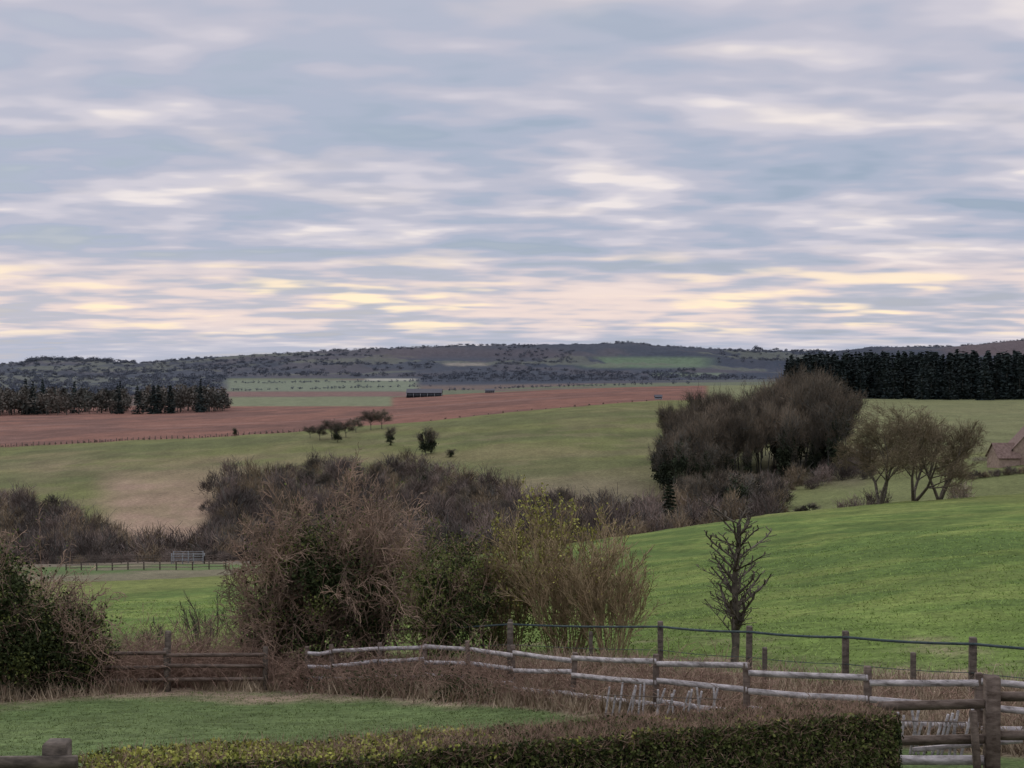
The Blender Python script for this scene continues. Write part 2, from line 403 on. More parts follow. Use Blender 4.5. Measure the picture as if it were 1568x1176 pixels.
fit('ivy_covered_shrub',700,39,hawthorn(8,3.9,.3,8000,(0,0,1.9),(.95,.85,1.65),.085,M_ivy,.035,Q=Qthin,extra=(7500,M_ivy2,.08,.8),clm=26,cr=.26),3.9,2.4)
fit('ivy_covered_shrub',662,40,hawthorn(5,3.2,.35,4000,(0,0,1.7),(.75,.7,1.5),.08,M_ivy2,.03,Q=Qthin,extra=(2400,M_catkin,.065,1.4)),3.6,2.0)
fit('hazel_shrub',868,38.5,hawthorn(38,4.0,.42,900,(0,0,.8),(1,.8,.6),.07,M_ivy2,.022,Qwhip,M_twigO,extra=(1100,M_catkin,.065,2.2)),3.8,3.2)
fit('hazel_shrub',928,37.5,hawthorn(34,3.1,.45,300,(0,0,.6),(1,.8,.5),.07,M_ivy2,.02,Qwhip,M_twigO,extra=(300,M_catkin,.05,1.6)),2.8,2.1)
fit('hazel_shrub',842,40,hawthorn(12,4.4,.35,0,0,0,.07,M_ivy2,.02,Qwhip,M_twigO,extra=(3400,M_catkin,.095,1.6)),4.5,2.4)
fit('hazel_shrub',790,40,hawthorn(20,3.6,.4,1800,(0,0,.9),(.9,.8,.9),.08,M_ivy2,.02,Qwhip,M_twigO,extra=(1400,M_catkin,.08,1.4)),3.5,2.2)
fit('hazel_shrub',745,41,hawthorn(16,3.2,.4,1500,(0,0,.8),(.9,.8,.8),.08,M_ivy,.02,Qwhip,M_twigO,extra=(700,M_ivy2,.07,1.4)),3.2,1.9)
def sapling(H,r=.035,Q=Qsap,n=1,sp=.05):
    S,T=stems(n,H,r,Q,sp,.05);V,F=tubes(S);return [['branches',V,F,M_bark]]
fit('bare_sapling',1129,34,sapling(3.5,.04),3.95,1.4)
fit('bare_sapling',1121,35,sapling(2.9,.022),3.1,1.2)
fit('bare_sapling',303,45,sapling(2.3,.03,Qwhip,9,.5),2.4,1.5)
fit('bare_sapling',375,47,sapling(2.0,.025,Qwhip,6,.5),2.0,1.3)
fit('bare_sapling',225,46,sapling(1.6,.025,Qwhip,6,.5),1.5,1.3)
fit('ivy_bush',-5,37,hawthorn(7,4.2,.45,19000,(0,0,2.05),(1.25,1.15,1.85),.095,Q=Qthin,extra=(1500,M_ivy2,.06,2),clm=34,cr=.34),4.3,2.7)
fit('ivy_bush',108,38,hawthorn(8,2.7,.55,15000,(0,0,1.15),(1.05,.95,1.0),.09,Q=Qthin,clm=30,cr=.28),2.8,2.4)
fit('ivy_bush',42,40,hawthorn(7,3.2,.6,9000,(0,0,1.4),(1.1,1,1.3),.09,Q=Qthin),3.3,2.4)
fit('bare_hawthorn_bush',-30,45,hawthorn(9,4.8,.7,0,0,0,Q=Qthin),4.4,4)
def brambles(name,n,b0,b1,doff,H,mat=M_bramble,k=5):
    S=[]
    for i in range(n):
        b=random.uniform(b0,b1);d=float(DL(3,b))+random.uniform(*doff)
        p0=site(b,d)
        for j in range(k):
            p=p0+Vector((random.gauss(0,.2),random.gauss(0,.2),0));a=random.uniform(0,6.28);h=H*random.uniform(.4,1.1)
            v=Vector((math.cos(a)*.5,math.sin(a)*.5,1.2));m=6;L=h*1.7/m;rr=.01
            for q in range(m):
                v=(v+Vector((random.gauss(0,.16),random.gauss(0,.16),-.24))).normalized();p2=p+v*L
                S.append((*p,*p2,rr,rr*.85));rr*=.87
                if random.random()<.6:
                    w=(v+Vector((random.gauss(0,.7),random.gauss(0,.7),random.gauss(0,.5)))).normalized();p3=p2+w*L*1.1
                    S.append((*p2,*p3,rr*.8,rr*.5))
                p=p2
    V,F=tubes(S);obj(name,mesh_np(name,V,F,[mat]))
brambles('bramble_patch',330,135,430,(.4,5),1.25)
brambles('bramble_patch',170,430,760,(-.3,3),.9)
brambles('bramble_patch',150,760,1130,(.1,4.5),.7)
brambles('bramble_patch',110,1130,1650,(.3,4),.5)
P=[]
for i in range(60):
    b=random.uniform(440,760);d=float(DL(3,b))+random.uniform(0,1.5);c=site(b,d)
    P.append(np.array(c)+RS.normal(size=(60,3))*np.array([.2,.2,.18])+np.array([0,0,.25]))
V,F=leafquads(np.concatenate(P),.07);obj('bramble_leaves',mesh_np('bramble_leaves',V,F,[M_ivy]))

# ------------------------------------------------------------ fences
def beam(p,q,w,h,roll=0):
    p=Vector(p);q=Vector(q);d=(q-p).normalized();up=Vector((0,0,1)) if abs(d.z)<.9 else Vector((0,1,0))
    s=d.cross(up).normalized();u=s.cross(d).normalized()
    V=[];rings=[(p,.86),(p+d*min(.02,w*.3),1),(q-d*min(.02,w*.3),1),(q,.86)]
    for c,k in rings:
        for a,bb in ((-1,-1),(1,-1),(1,1),(-1,1)): V.append(tuple(c+s*a*w*.5*k+u*bb*h*.5*k))
    F=[(3,2,1,0),(12,13,14,15)]
    for r in range(3):
        for k in range(4):
            k2=(k+1)%4;F.append((r*4+k,r*4+k2,r*4+4+k2,r*4+4+k))
    return np.array(V),np.array(F)
def timber(name,items):
    parts=[(*beam(p,q,w,h),m) for (p,q,w,h,m) in items]
    return obj(name,join(parts,name))
def fence(name,pts,heights,posth,mr,mp,rw=.035,rh=.1,pw=.11,jit=.03,sub=1):
    items=[]
    Q=[]
    for i in range(len(pts)-1):
        for k in range(sub):
            b=pts[i][0]+(pts[i+1][0]-pts[i][0])*k/sub;d=pts[i][1]+(pts[i+1][1]-pts[i][1])*k/sub
            Q.append(site(b,d))
    Q.append(site(*pts[-1]))
    for p in Q:
        t=Vector((random.gauss(0,.03),random.gauss(0,.03),posth*random.uniform(.95,1.06)))
        items.append((p-Vector((0,0,.3)),p+t,pw,pw,mp))
    for i in range(len(Q)-1):
        o=Vector((0,-pw*.5-rw*.5-.003,0))
        for h in heights:
            a=Q[i]+o+Vector((0,0,h+random.gauss(0,jit)));b=Q[i+1]+o+Vector((0,0,h+random.gauss(0,jit)))
            dd=(b-a).normalized()*.02
            m=(a+b)/2+Vector((0,0,-abs(random.gauss(0,.015))))
            items.append((a+dd,m,rw,rh,mr));items.append((m,b-dd,rw,rh,mr))
    return timber(name,items)
fence('wooden_post_and_rail_fence',[(60,38.2),(140,38),(255,37.3),(405,37.8)],[.32,.68,1.03],1.2,M_brown,M_post,pw=.12,jit=.04)
fence('wooden_post_and_rail_fence',[(470,37.4),(508,37.2),(580,36.8),(650,35.8),(720,34.1),(785,32.0),(875,29.5),(1005,26.6),(1145,24.8),(1330,22.9),(1500,21.9),(1640,21.3)],[.3,.66,1.02],1.14,M_silver,M_brown,rh=.1,sub=1,jit=.035)
def tallfence():
    pts=[(585,41),(780,37.5),(1012,32.4),(1147,30),(1296,28.2),(1490,26.2),(1690,24.6)]
    items=[];P=[site(*p) for p in pts]
    for p in P: items.append((p-Vector((0,0,.3)),p+Vector((random.gauss(0,.02),0,1.25)),.12,.12,M_post))
    for i in range(len(P)-1):
        for h,r,w in ((1.14,.045,.045),(.6,.012,.012)):
            a=P[i]+Vector((0,-.09,h));b=P[i+1]+Vector((0,-.09,h));n=6
            pp=[a.lerp(b,k/n)-Vector((0,0,.03*math.sin(math.pi*k/n))) for k in range(n+1)]
            for k in range(n): items.append((pp[k],pp[k+1],r,w,M_wire))
    for b,d in ((1172,28.5),(1400,26.8),(905,34.5)):
        p=site(b,d);items.append((p-Vector((0,0,.2)),p+Vector((0,0,.95)),.09,.09,M_post))
    timber('post_and_wire_fence',items)
tallfence()
for b,d in ((255,37.6),(780,33.1)):
    p=site(b,d);timber('fence_post',[(p-Vector((0,0,.3)),p+Vector((0.02,0,1.6)),.14,.14,M_post)])
def paling(name,b0,b1,d0,d1,n,h):
    items=[]
    for i in range(n):
        t=(i+random.uniform(-.4,.4))/n;p=site(b0+(b1-b0)*t,d0+(d1-d0)*t);ln=random.gauss(.1,.09)
        hh=h*random.uniform(.7,1.1)
        items.append((p,p+Vector((ln,random.gauss(0,.05),hh)),.035,.03,M_pale))
    for hz in (.25,.75):
        a=site(b0,d0)+Vector((0,-.04,h*hz));b=site(b1,d1)+Vector((0,-.04,h*hz));items.append((a,b,.015,.015,M_brown))
    timber(name,items)
paling('chestnut_paling',925,1105,26.7,24.7,17,.7)
paling('chestnut_paling',1375,1480,21.55,21.2,12,.7)
def gatefence():
    it=[]
    top=lambda b,d,e: Vector(((b-PX0)/K*d,d,-(e-PY0)/K*d))  # point from image pixel column and row at a given distance
    it.append((site(1521,20)-Vector((0,0,.3)),top(1521,20,1036),.19,.19,M_brown))
    for (e0,e1) in ((1083,1079),(1137,1133),(1166,1166)):
        it.append((top(1345,20.4,e0),top(1510,20.0,e1),.05,.13,M_silver if e0>1160 else M_brown))
    for (e0,e1) in ((1068,1068),(1128,1128)):
        it.append((top(1532,20,e0),top(1720,19.6,e1),.05,.13,M_brown))
    it.append((site(1500,19.9),top(1492,19.9,1090),.09,.09,M_brown))
    it.append((top(1400,20.3,1150),top(1568,20.2,1136),.05,.06,M_silver))
    timber('wooden_gate_fence',it)
    p=site(85,12.4);t=Vector((p.x,p.y,-(1136-PY0)/K*12.4))
    it=[(p-Vector((0,0,.2)),t,.2,.2,M_post)]
    for h in (.16,.6):
        a=t+Vector((.0,-.13,-h));it.append((a+Vector((-2.2,0,-.02)),a+Vector((.22,0,0)),.05,.12,M_post))
    timber('wooden_gate_fence',it)
gatefence()

# ------------------------------------------------------------ clipped hedge
def hedge():
    A=Vector(((128-PX0)/K*13.2,13.2,0));Bp=Vector(((1345-PX0)/K*18.6,18.6,0))
    L=(Bp-A).length;dx=(Bp-A)/L;nx=Vector((dx.y,-dx.x,0))  # towards viewer
    zt0,zt1=-3.76,-4.52;hw=.42
    def pos(s,w,v):
        x=A.x+dx.x*s+nx.x*w*hw;y=A.y+dx.y*s+nx.y*w*hw
        zt=zt0+(zt1-zt0)*s/L+(fbm(s*1.1,s*0,5)-.5)*.14+(fbm(s*5,w*3,6)-.5)*.07
        zb=terrain(x,y,False)[0]
        return np.stack([x,y,zb+(zt-zb)*v],1)
    parts=[]
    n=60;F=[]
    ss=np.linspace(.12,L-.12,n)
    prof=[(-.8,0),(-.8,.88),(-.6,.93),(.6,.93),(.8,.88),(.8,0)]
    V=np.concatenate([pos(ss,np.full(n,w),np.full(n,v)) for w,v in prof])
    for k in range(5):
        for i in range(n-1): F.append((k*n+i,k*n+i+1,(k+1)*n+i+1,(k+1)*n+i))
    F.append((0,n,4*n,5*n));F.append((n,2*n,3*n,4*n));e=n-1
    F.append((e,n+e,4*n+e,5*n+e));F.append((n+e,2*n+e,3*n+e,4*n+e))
    parts.append(('core',mesh_np('core',V,np.array(F),[M_hedge_core])))
    def pts(n,face):
        s=RS.rand(n)*L
        if face=='front': w=1-RS.rand(n)**2*.3+(fbm(s*2,RS.rand(n)*4,8)-.5)*.2;v=RS.rand(n)**.8
        elif face=='back': w=-1+RS.rand(n)**2*.3;v=RS.rand(n)
        elif face=='top': w=RS.rand(n)*2-1;v=1-RS.rand(n)**2*.09
        else: s=L-RS.rand(n)**2*.15;w=RS.rand(n)*2-1;v=RS.rand(n)
        return pos(s,w,v)+RS.normal(size=(n,3))*.012,s
    p,s=pts(36000,'front')
    V,F=leafquads(p,.045,aspect=.75);parts.append(('leaves_front',mesh_np('l',V,F,[M_hedgeL])))
    p,s=pts(9000,'front');V,F=leafquads(p[:],.045,aspect=.75);parts.append(('leaves_front_light',mesh_np('l',V,F,[M_ivy2])))
    p,s=pts(9000,'end');V,F=leafquads(p,.045,aspect=.75);parts.append(('leaves_end',mesh_np('l',V,F,[M_hedgeL])))
    p,s=pts(12000,'back');V,F=leafquads(p,.045,aspect=.75);parts.append(('leaves_back',mesh_np('l',V,F,[M_hedgeL])))
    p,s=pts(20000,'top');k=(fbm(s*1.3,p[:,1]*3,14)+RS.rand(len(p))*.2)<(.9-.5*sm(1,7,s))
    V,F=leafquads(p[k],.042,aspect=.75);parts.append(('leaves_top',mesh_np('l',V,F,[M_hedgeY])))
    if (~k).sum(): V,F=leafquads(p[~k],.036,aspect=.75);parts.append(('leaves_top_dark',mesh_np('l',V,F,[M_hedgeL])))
    p,s=pts(34000,'top');k=RS.rand(len(p))<.35+.65*sm(1,6,s);p=p[k]
    V,F=slivers(p-np.array([0,0,.04]),.12,.007,up=1.0);parts.append(('twigs_top',mesh_np('l',V,F,[M_hedgeT])))
    p,s=pts(18000,'front');V,F=slivers(p,.09,.007,up=.5);parts.append(('twigs_front',mesh_np('l',V,F,[M_hedgeT])))
    e=empty('clipped_hedge')
    for nm,me in parts: obj(nm,me,parent=e)
hedge()

# ------------------------------------------------------------ distant vegetation prototypes
def proto_shrub(seed,mat):
    rs=np.random.RandomState(seed);parts=[]
    random.seed(seed)
    c=(0,0,1.6);P=clumps(700,c,(2.2,2.2,1.9),14,.5,rs,.4,-.6);P=P[P[:,2]>0]
    V,F=slivers(P,.9,.088,rs,.7,(0,0,.5),.7);parts.append((V,F,mat))
    S,_=stems(5,3.8,.07,dict(n=[5,3],k=[1,0],st=[.3,0],up=[.05,.05],curl=.12,ang=.5,ratio=.5,rmin=.025),.7,.6)
    V,F=tubes(S);parts.append((V,F,M_wood_bark))
    return join(parts,'shrub_form')
def proto_tree(seed,mat_t=M_wood_twig,leaf=None,n=2600,H=1.0):
    rs=np.random.RandomState(seed);random.seed(seed);parts=[]
    S,T=stems(1,9,.24,dict(n=[4,5,4,3],k=[3,2,1,0],st=[.45,.3,.2,0],up=[.1,.08,.06,.03],curl=.11,ang=.6,ratio=.62,rmin=.045),.1,.1)
    V,F=tubes(S)
    top=V[:,2].max();k=14/top
    parts.append((V*k,F,M_wood_bark));T=T*k
    idx=rs.choice(len(T),n);P=T[idx]+rs.normal(size=(n,3))*.4
    V,F=slivers(P,1.1,.07,rs,.5,(0,0,6),.8);parts.append((V,F,mat_t))
    if leaf:
        P=clumps(leaf[0],(0,0,6.5),(2.6,2.6,5.5),22,.7,rs,.2);P=P[P[:,2]>.3]
        V,F=leafquads(P,.6,rs);parts.append((V,F,leaf[1]))
    return join(parts,'tree_form')
def proto_blob(seed,mat,n,H,W,size,trunk=True):
    rs=np.random.RandomState(seed)
    P=clumps(n,(0,0,H*.5),(W*.5,W*.5,H*.42),14,W*.09,rs,.25)
    V,F=leafquads(P,size,rs);parts=[(V,F,mat)]
    if trunk:
        V,F=tubes([(0,0,-.5,0,0,H*.7,W*.03,W*.012)],4);parts.append((V,F,M_wood_bark))
    return join(parts,'tree_form')
def proto_conifer(seed,n,H,W,size,mat=M_conf):
    rs=np.random.RandomState(seed);t=rs.rand(n)**1.4*.93+.05
    wh=np.round(t*16)/16+rs.normal(size=n)*.008
    rad=W*.5*(1-wh)**.8*rs.rand(n)**.5;a=rs.rand(n)*6.283;a=np.round(a*1.6)/1.6+rs.normal(size=n)*.25
    P=np.stack([np.cos(a)*rad,np.sin(a)*rad,wh*H-rad*.3],1)
    V,F=leafquads(P,size,rs,.3);parts=[(V,F,mat)]
    V,F=tubes([(0,0,-.5,0,0,H*.97,W*.03,W*.006)],4);parts.append((V,F,M_wood_bark))
    return join(parts,'conifer_form')
SH=[proto_shrub(100+i,M_ft[(0,1,2,0,1,2,0)[i]]) for i in range(7)]
TR=[proto_tree(200+i) for i in range(5)]
IV=[proto_tree(300+i,leaf=(2000,M_dk),n=1000) for i in range(3)]
def scatter(name,items,protos,sfn,part='plant'):
    e=empty(name)
    A=np.array(items);X=(A[:,0]-PX0)/K*A[:,1];Zs=terrain(X,A[:,1])[0]
    for i,(b,d) in enumerate(items):
        p=protos[random.randrange(len(protos))];s=sfn(b,d)
        obj(part,p,(X[i],d,Zs[i]-.15),random.uniform(0,6.28),s,e)
    return e
def area(n,b0,b1,dmin,dmax,gap=0.0):
    r=[];tries=0
    while len(r)<n and tries<n*30:
        tries+=1
        b=random.uniform(b0,b1);lo=dmin(b);hi=dmax(b)
        if hi<=lo: continue
        d=random.uniform(lo,hi);x=(b-PX0)/K*d
        if gap and any((x-q[2])**2+(d-q[1])**2<gap*gap for q in r): continue
        r.append((b,d,x))
    return [(q[0],q[1]) for q in r]
ip=lambda xs,ys_: (lambda b: float(np.interp(b,xs,ys_)))
def jit(lo,hi,z=(.8,1.2)):
    def f(b,d):
        s=random.uniform(lo,hi);return (s,s,s*random.uniform(*z))
    return f
dB=ip([322,350,450,600,750,850,960],[345,372,385,376,334,292,258])
scatter('thicket',area(290,-130,345,lambda b:225,ip([-130,60,130,200,260,345],[365,340,312,280,255,240]),2.3),SH,jit(.7,1.5,(.7,1.2)))
scatter('thicket',area(450,322,960,lambda b:225,dB,2.5),SH,jit(.7,1.5,(.65,1.25)))
scatter('thicket',area(14,322,352,lambda b:232,lambda b:340),SH,jit(.8,1.2))
scatter('thicket',area(80,930,1200,lambda b:225,ip([930,1000,1100,1200],[258,282,300,296]),2.5),SH,jit(.7,1.4))
scatter('thicket',area(30,1180,1330,lambda b:290,lambda b:350,3),SH,jit(.7,1.1))
scatter('thicket',area(26,380,900,lambda b:230,lambda b:dB(b)-25,5),IV,jit(.28,.4),'evergreen')
scatter('thicket',area(32,380,900,lambda b:230,lambda b:dB(b)-12,5),TR,jit(.33,.5),'small_tree')
scatter('thicket',area(60,560,880,lambda b:150,lambda b:215,2.5),SH,jit(.8,1.3))
scatter('scrub',area(50,80,400,lambda b:200,lambda b:225,1.5),SH,jit(.3,.55))
hw=ip([1005,1060,1100,1140,1180,1240,1290,1322],[11.5,16,17.5,16.5,19,22,19,12])
def wsf(b,d):
    h=hw(b)*random.uniform(.75,1.05)/14*(d/330);w=h*random.uniform(.6,.85);return (w,w,h)
scatter('woodland',area(84,1022,1305,lambda b:315,lambda b:365,3),TR,wsf,'tree')
scatter('woodland',area(26,1020,1300,lambda b:306,lambda b:345,3),IV,lambda b,d:tuple(v*random.uniform(.6,.95) for v in wsf(b,d)),'ivy_tree')
scatter('woodland',area(11,1008,1055,lambda b:306,lambda b:330,2),IV,lambda b,d:tuple(v*.98 for v in wsf(b,d)),'ivy_tree')
cf=proto_conifer(400,1500,10,4.2,.6,M_dk)
def single(name,me,b,d,s=1):
    x=(b-PX0)/K*d;return obj(name,me,(x,d,gz(x,d)-.2),random.uniform(0,6.28),s)
single('spruce_tree',cf,1025,255,1.0)
single('evergreen_bush',IV[0],992,258,(.5,.5,.36))
for b,d,s in ((1075,262,.62),(1100,268,.66),(1060,270,.6)): single('bare_tree',TR[b%5],b,d,s)
for b,d,s in ((1130,258,.6),(1155,262,.55),(1110,262,.52)): single('evergreen_tree',IV[b%3],b,d,(s*1.2,s*1.2,s))
for b,d,s in ((490,468,.42),(508,470,.55),(530,472,.5),(568,505,.6),(585,508,.62),(545,500,.45),(475,480,.35)): single('bare_tree',TR[b%5],b,d,(s*1.6,s*1.6,s*.85))
for b,d,s in ((597,440,.45),(652,410,.62),(660,412,.5),(517,460,.5),(360,512,.25)): single('evergreen_tree',IV[b%3],b,d,(s*1.1,s*1.1,s*1.0))
for b,d,s in ((690,400,.3),(1240,236,.3),(1225,238,.22)): single('evergreen_bush',IV[b%3],b,d,(s*1.4,s*1.4,s*.6))
# spreading ash trees on the crest
def ash(seed,H,W):
    random.seed(seed);S,T=stems(3,H*.52,.22,Qtree,.75,.25);A=np.array(S)
    k=H/np.percentile(A[:,5],99.3);kx=W/(np.percentile(A[:,3],97)-np.percentile(A[:,3],3))
    A[:,[0,1,3,4]]*=kx;A[:,[2,5]]*=k
    V,F=tubes(A[A[:,6]>.045],5);V2,F2=tubes(A[A[:,6]<=.045],3)
    return [('limbs',mesh_np('limbs',V,F,[M_bark])),('twigs',mesh_np('twigs',V2,F2,[M_ash]))]
plant('bare_ash_tree',1348,161,ash(3,9.8,8.4))
plant('bare_ash_tree',1400,163,ash(5,11.0,9.8))
plant('bare_ash_tree',1440,166,ash(8,9.6,8.2))
for b,d in ((1345,174),(1470,178),(1320,180),(1300,181)): single('bare_shrub',SH[b%5],b,d,.7)

# conifer plantation + tree lines
CF=[proto_conifer(410+i,420,20,7.5,1.7) for i in range(4)]
def chf(b,d):
    h=float(np.interp(b,[1195,1215,1300,1400,1568,1700],[.72,.93,.95,1.0,1.04,1.04]))*d/700*random.uniform(.93,1.04)
    return (h*1.3,h*1.3,h*1.08)
scatter('conifer_plantation',area(330,1205,1720,lambda b:660,lambda b:760,2.5),CF,chf,'conifer')
TL=[proto_blob(500+i,M_line,260,14,12,1.5) for i in range(4)]+[proto_conifer(520,300,16,7,1.6)]
def tlf(b,d):
    s=random.uniform(.75,1.1)*float(np.interp(b,[-100,60,150,250,330,360],[1.25,1.15,1.0,1.15,1.05,.5]));return (s,s,s*1.12)
scatter('tree_line',area(190,-120,350,lambda b:885,lambda b:980),TL[:4]+TL,tlf,'tree')
scatter('tree_line',area(7,190,335,lambda b:875,lambda b:885),CF,lambda b,d:(1.1,1.1,.9),'conifer')
RT=[proto_blob(600+i,M_ridge_haze,110,12,24,3.4,False) for i in range(4)]
RB=[proto_blob(620+i,M_ridge_haze,90,8,10,1.8,False) for i in range(3)]
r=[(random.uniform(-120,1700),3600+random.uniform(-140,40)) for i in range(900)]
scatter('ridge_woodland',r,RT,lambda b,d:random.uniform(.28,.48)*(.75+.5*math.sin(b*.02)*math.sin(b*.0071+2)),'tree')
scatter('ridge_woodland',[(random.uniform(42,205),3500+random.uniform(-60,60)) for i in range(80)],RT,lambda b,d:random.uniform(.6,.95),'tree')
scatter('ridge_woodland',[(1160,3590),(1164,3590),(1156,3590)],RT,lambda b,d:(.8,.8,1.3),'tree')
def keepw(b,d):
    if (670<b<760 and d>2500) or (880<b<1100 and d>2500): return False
    x=(b-PX0)/K*d;return float(fbm(np.array([x/200]),np.array([d/300]),131)[0])<.58
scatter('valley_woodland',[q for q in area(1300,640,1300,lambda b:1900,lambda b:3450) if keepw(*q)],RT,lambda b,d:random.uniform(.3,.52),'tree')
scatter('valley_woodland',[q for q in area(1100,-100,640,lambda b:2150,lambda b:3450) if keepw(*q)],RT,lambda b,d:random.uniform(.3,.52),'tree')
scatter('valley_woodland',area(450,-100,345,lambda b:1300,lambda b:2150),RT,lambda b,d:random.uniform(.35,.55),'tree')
h=[(b,1500+random.uniform(-10,10)) for b in np.arange(352,660,6)]+[(b,1820+random.uniform(-30,30)) for b in np.arange(352,1200,4)]+[(b,1250+random.uniform(-8,8)) for b in np.arange(640,1080,7)]
scatter('field_hedgerow',[q for q in h if random.random()<.7],RB,jit(.3,.55,(.6,1)),'bush')
it=[]
for b in np.arange(-60,480,8.5):
    d=float(DL(10,b))-1;p=site(b,d);it.append((p-Vector((0,0,.3)),p+Vector((0,0,random.uniform(.9,1.5))),.22,.22,M_post))
timber('field_boundary_fence',it)
scatter('field_hedgerow',[(b,float(DL(10,b))+1) for b in list(np.arange(-60,480,9))+list(np.arange(660,1010,22))],SH,jit(.1,.22),'bush')

# ------------------------------------------------------------ farm structures
def M_plain(n,c1,c2,s=2): return veg(n,c1,c2,s,0)
M_barn=M_plain('barn_cladding',(.03,.028,.035),(.05,.045,.05));M_roofd=M_plain('barn_roof',(.09,.09,.1),(.13,.13,.14))
M_stone=M_plain('cotswold_stone',(.3,.22,.17),(.42,.32,.25));M_tile=M_plain('stone_tiles',(.15,.1,.08),(.24,.17,.14))
M_glass_shade=M_plain('window_glass_bay_shade',(.03,.035,.04),(.05,.055,.06));M_metal=M_plain('galvanised_metal',(.25,.26,.26),(.38,.39,.39))  # dark tone for house window; also paints shade on the barn front
def gable(parent,name,c,w,l,eave,ridge,mw,mr_,rot=0,ov=.3):
    V=[(-w/2,-l/2,-1),(w/2,-l/2,-1),(w/2,l/2,-1),(-w/2,l/2,-1),(-w/2,-l/2,eave),(w/2,-l/2,eave),(w/2,l/2,eave),(-w/2,l/2,eave),(-w/2,0,ridge),(w/2,0,ridge)]
    F=[(0,1,5,4),(2,3,7,6),(1,2,6,5),(3,0,4,7),(5,6,9,9),(7,4,8,8)]
    me=bpy.data.meshes.new(name);me.from_pydata(V,[],[f if f[2]!=f[3] else f[:3] for f in F]);me.materials.append(mw)
    obj(name,me,c,rot,1,parent)
    k=ov*(ridge-eave)/(l/2);t=.12;R=[];FF=[]
    for sgn in (-1,1):
        b=len(R)
        R+=[(-w/2-ov,sgn*(l/2+ov),eave-k+.02),(w/2+ov,sgn*(l/2+ov),eave-k+.02),(w/2+ov,0,ridge+.02),(-w/2-ov,0,ridge+.02)]
        R+=[(x_,y_,z_+t) for x_,y_,z_ in R[b:b+4]]
        FF+=[(b,b+1,b+2,b+3),(b+4,b+5,b+6,b+7),(b,b+1,b+5,b+4),(b+1,b+2,b+6,b+5),(b+3,b,b+4,b+7)]
    me=bpy.data.meshes.new(name+'_roof');me.from_pydata(R,[],FF);me.materials.append(mr_)
    obj(name+'_roof',me,c,rot,1,parent)
def boxm(parent,name,c,s,m,rot=0):
    V,F=beam((-s[0]/2,0,0),(s[0]/2,0,0),s[1],s[2]);obj(name,mesh_np(name,V,F,[m]),c,rot,1,parent)
def barn(b,d,w,l,eave,ridge):
    e=empty('open_barn',site(b,d))
    gable(e,'walls',(0,0,0),w,l,eave,ridge,M_barn,M_roofd)
    n=5
    for i in range(n+1): boxm(e,'frame_post_%d'%i,(-w/2+w*i/n,-l/2-.25,eave/2-.4),(.35,.35,eave-.2),M_metal)
    for i in range(n): boxm(e,'bay_shade_%d'%i,(-w/2+w*(i+.5)/n,-l/2-.06,eave/2-.4),(w/n-.8,.1,eave-.6),M_glass_shade)  # dark panels on the wall paint the shade of open bays
barn(650,1050,26,13,3.0,5.8)
barn(750,1080,7,6,1.8,3)
barn(1008,640,3,2.5,1.2,2)
def house():
    e=empty('stone_house',site(1568,276));g=e.location.z
    zt=lambda el:-(el-PY0)/K*276-g
    gable(e,'main_range',(1.8,2.5,0),10,7,zt(686),zt(655),M_stone,M_tile,math.radians(78))
    gable(e,'side_wing',(-4.0,0,0),4.2,5.5,zt(699),zt(679),M_stone,M_tile,math.radians(5))
    boxm(e,'window',(1.2,-3.2,zt(690)-.3),(.8,.1,1.0),M_glass_shade)
    boxm(e,'chimney',(2.8,5.5,zt(652)),(.9,.9,2.2),M_stone)
    scatter('field_hedgerow',[(b,262) for b in np.arange(1486,1700,9)],SH,jit(.35,.5,(.7,.9)),'bush')
house()
it=[]
def hurdle(b0,b1,d0,d1,h,n,m):
    a=site(b0,d0);b=site(b1,d1)
    for i in range(n+1):
        q=a.lerp(b,i/n);q.z=gz(q.x,q.y);it.append((q-Vector((0,0,.2)),q+Vector((0,0,h)),.12,.12,m))
        if i:
            for k in (.35,.7,.97): it.append((pq+Vector((0,-.1,h*k)),q+Vector((0,-.1,h*k)),.04,.06,m))
        pq=q
hurdle(262,312,172,172,1.3,3,M_metal);hurdle(265,310,176,176,1.5,2,M_metal)
hurdle(85,262,184,178,1.0,7,M_post);hurdle(100,345,158,150,.9,10,M_post);hurdle(312,350,172,186,1.0,3,M_brown)
timber('livestock_pen',it)

# ------------------------------------------------------------ sky and light
el,az=math.radians(28),math.radians(-28)
w=bpy.data.worlds.new('World');scene.world=w;w.use_nodes=True;nt=w.node_tree;N=nt.nodes;L=nt.links;N.clear()
out=N.new('ShaderNodeOutputWorld')
sky=N.new('ShaderNodeTexSky');sky.sky_type='NISHITA';sky.sun_disc=False;sky.sun_elevation=el;sky.sun_rotation=az
sky.air_density=1.2;sky.dust_density=1.5
bg=N.new('ShaderNodeBackground');bg.inputs['Strength'].default_value=.09;L.new(sky.outputs[0],bg.inputs[0])
tc=N.new('ShaderNodeTexCoord');sp=N.new('ShaderNodeSeparateXYZ');L.new(tc.outputs['Generated'],sp.inputs[0])
def math_(op,a,b=None,c=None):
    n=N.new('ShaderNodeMath');n.operation=op
    for i,v in enumerate((a,b,c)):
        if v is None: continue
        if isinstance(v,(int,float)): n.inputs[i].default_value=v
        else: L.new(v,n.inputs[i])
    return n.outputs[0]
Z=math_('MAXIMUM',sp.outputs['Z'],0.0);zc=math_('ADD',Z,.10)
u=math_('DIVIDE',sp.outputs['X'],zc);v=math_('DIVIDE',sp.outputs['Y'],zc)
cb=N.new('ShaderNodeCombineXYZ');L.new(u,cb.inputs[0]);L.new(v,cb.inputs[1])
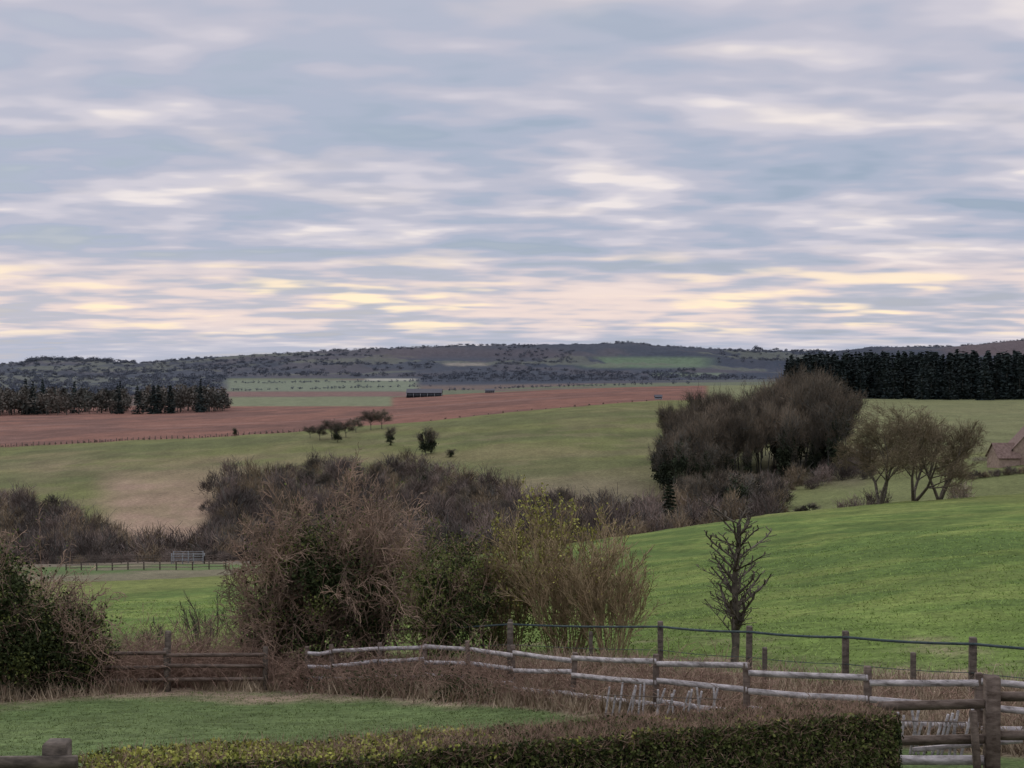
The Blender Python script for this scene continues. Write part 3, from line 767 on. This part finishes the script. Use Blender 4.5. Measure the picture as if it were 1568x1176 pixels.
def cn(scale,off,det,ro,dist=0,mul=(1,1,1)):
    mp=N.new('ShaderNodeMapping');mp.inputs['Location'].default_value=off;mp.inputs['Scale'].default_value=mul
    L.new(cb.outputs[0],mp.inputs['Vector'])
    n=N.new('ShaderNodeTexNoise');n.inputs['Scale'].default_value=scale;n.inputs['Detail'].default_value=det
    n.inputs['Roughness'].default_value=ro;n.inputs['Distortion'].default_value=dist
    L.new(mp.outputs[0],n.inputs['Vector']);return n.outputs['Fac']
def mr(v,a,b,c,d,sm_=True):
    n=N.new('ShaderNodeMapRange');n.interpolation_type='SMOOTHSTEP' if sm_ else 'LINEAR'
    L.new(v,n.inputs['Value'])
    for k,x_ in zip(('From Min','From Max','To Min','To Max'),(a,b,c,d)): n.inputs[k].default_value=x_
    return n.outputs['Result']
def mixc(f,a,b):
    n=N.new('ShaderNodeMix');n.data_type='RGBA'
    if isinstance(f,(int,float)): n.inputs[0].default_value=f
    else: L.new(f,n.inputs[0])
    for i,c in ((6,a),(7,b)):
        if isinstance(c,tuple): n.inputs[i].default_value=(*c,1)
        else: L.new(c,n.inputs[i])
    return n.outputs[2]
nA=cn(1.0,(2.1,5.7,0),3,.5,0,(.75,1.3,1))
nB=cn(2.3,(8.3,1.2,2),2.5,.4,0,(1.05,1.5,1))
nD=cn(5.0,(4.3,9.2,7),2,.4,0,(1.1,1.4,1))
nn=math_('ADD',math_('ADD',math_('MULTIPLY',nA,.40),math_('MULTIPLY',nB,.42)),math_('MULTIPLY',nD,.18))
ramp=N.new('ShaderNodeValToRGB');cr=ramp.color_ramp;L.new(nn,ramp.inputs[0])
cr.interpolation='EASE'
cr.elements[0].position=.385;cr.elements[0].color=(.32,.40,.53,1)
cr.elements[1].position=.62;cr.elements[1].color=(.86,.80,.80,1)
for p_,c in ((.45,(.41,.465,.59)),(.505,(.49,.51,.62)),(.56,(.62,.61,.695))):
    e=cr.elements.new(p_);e.color=(*c,1)
band=math_('MULTIPLY',mr(Z,.008,.035,0,1),mr(Z,.045,.09,1,.08))
nC=cn(1.5,(1.7,4.4,5),3,.5,0,(1.1,1.3,1))
c0=mixc(mr(Z,.15,.25,0,.3),ramp.outputs[0],(.55,.54,.63))
c1=mixc(math_('MULTIPLY',band,mr(nn,.43,.56,.2,.85)),c0,(.90,.73,.66))
c2=mixc(math_('MULTIPLY',band,mr(math_('ADD',math_('MULTIPLY',nC,.6),math_('MULTIPLY',nB,.4)),.53,.64,0,.95)),c1,(1.1,.90,.64))
c3=mixc(mr(Z,.0,.03,.7,0),c2,(.50,.515,.61))
zen=mr(Z,.25,.8,1.0,2.8)
vs=N.new('ShaderNodeVectorMath');vs.operation='SCALE';L.new(c3,vs.inputs[0]);L.new(zen,vs.inputs['Scale'])
bc=N.new('ShaderNodeBackground');L.new(vs.outputs[0],bc.inputs[0]);bc.inputs['Strength'].default_value=1.0
mxs=N.new('ShaderNodeMixShader');L.new(mr(nn,.34,.48,.9,1.0),mxs.inputs[0])
L.new(bg.outputs[0],mxs.inputs[1]);L.new(bc.outputs[0],mxs.inputs[2]);L.new(mxs.outputs[0],out.inputs['Surface'])
sd=bpy.data.lights.new('sun','SUN');sd.energy=.9;sd.angle=math.radians(18);sd.color=(1,.9,.78)
so=bpy.data.objects.new('sun',sd);scene.collection.objects.link(so)
dv=Vector((math.sin(az)*math.cos(el),math.cos(az)*math.cos(el),math.sin(el)))
so.rotation_euler=dv.to_track_quat('Z','Y').to_euler()

cd=bpy.data.cameras.new('camera');co=bpy.data.objects.new('camera',cd);scene.collection.objects.link(co)
co.location=(0,0,0);cd.sensor_width=36;cd.lens=18*K/784;cd.clip_end=30000;cd.clip_start=.1
co.rotation_euler=(math.radians(90)-math.atan(28/K),0,0)
scene.camera=co
scene.view_settings.view_transform='Standard';scene.view_settings.look='None';scene.view_settings.exposure=0
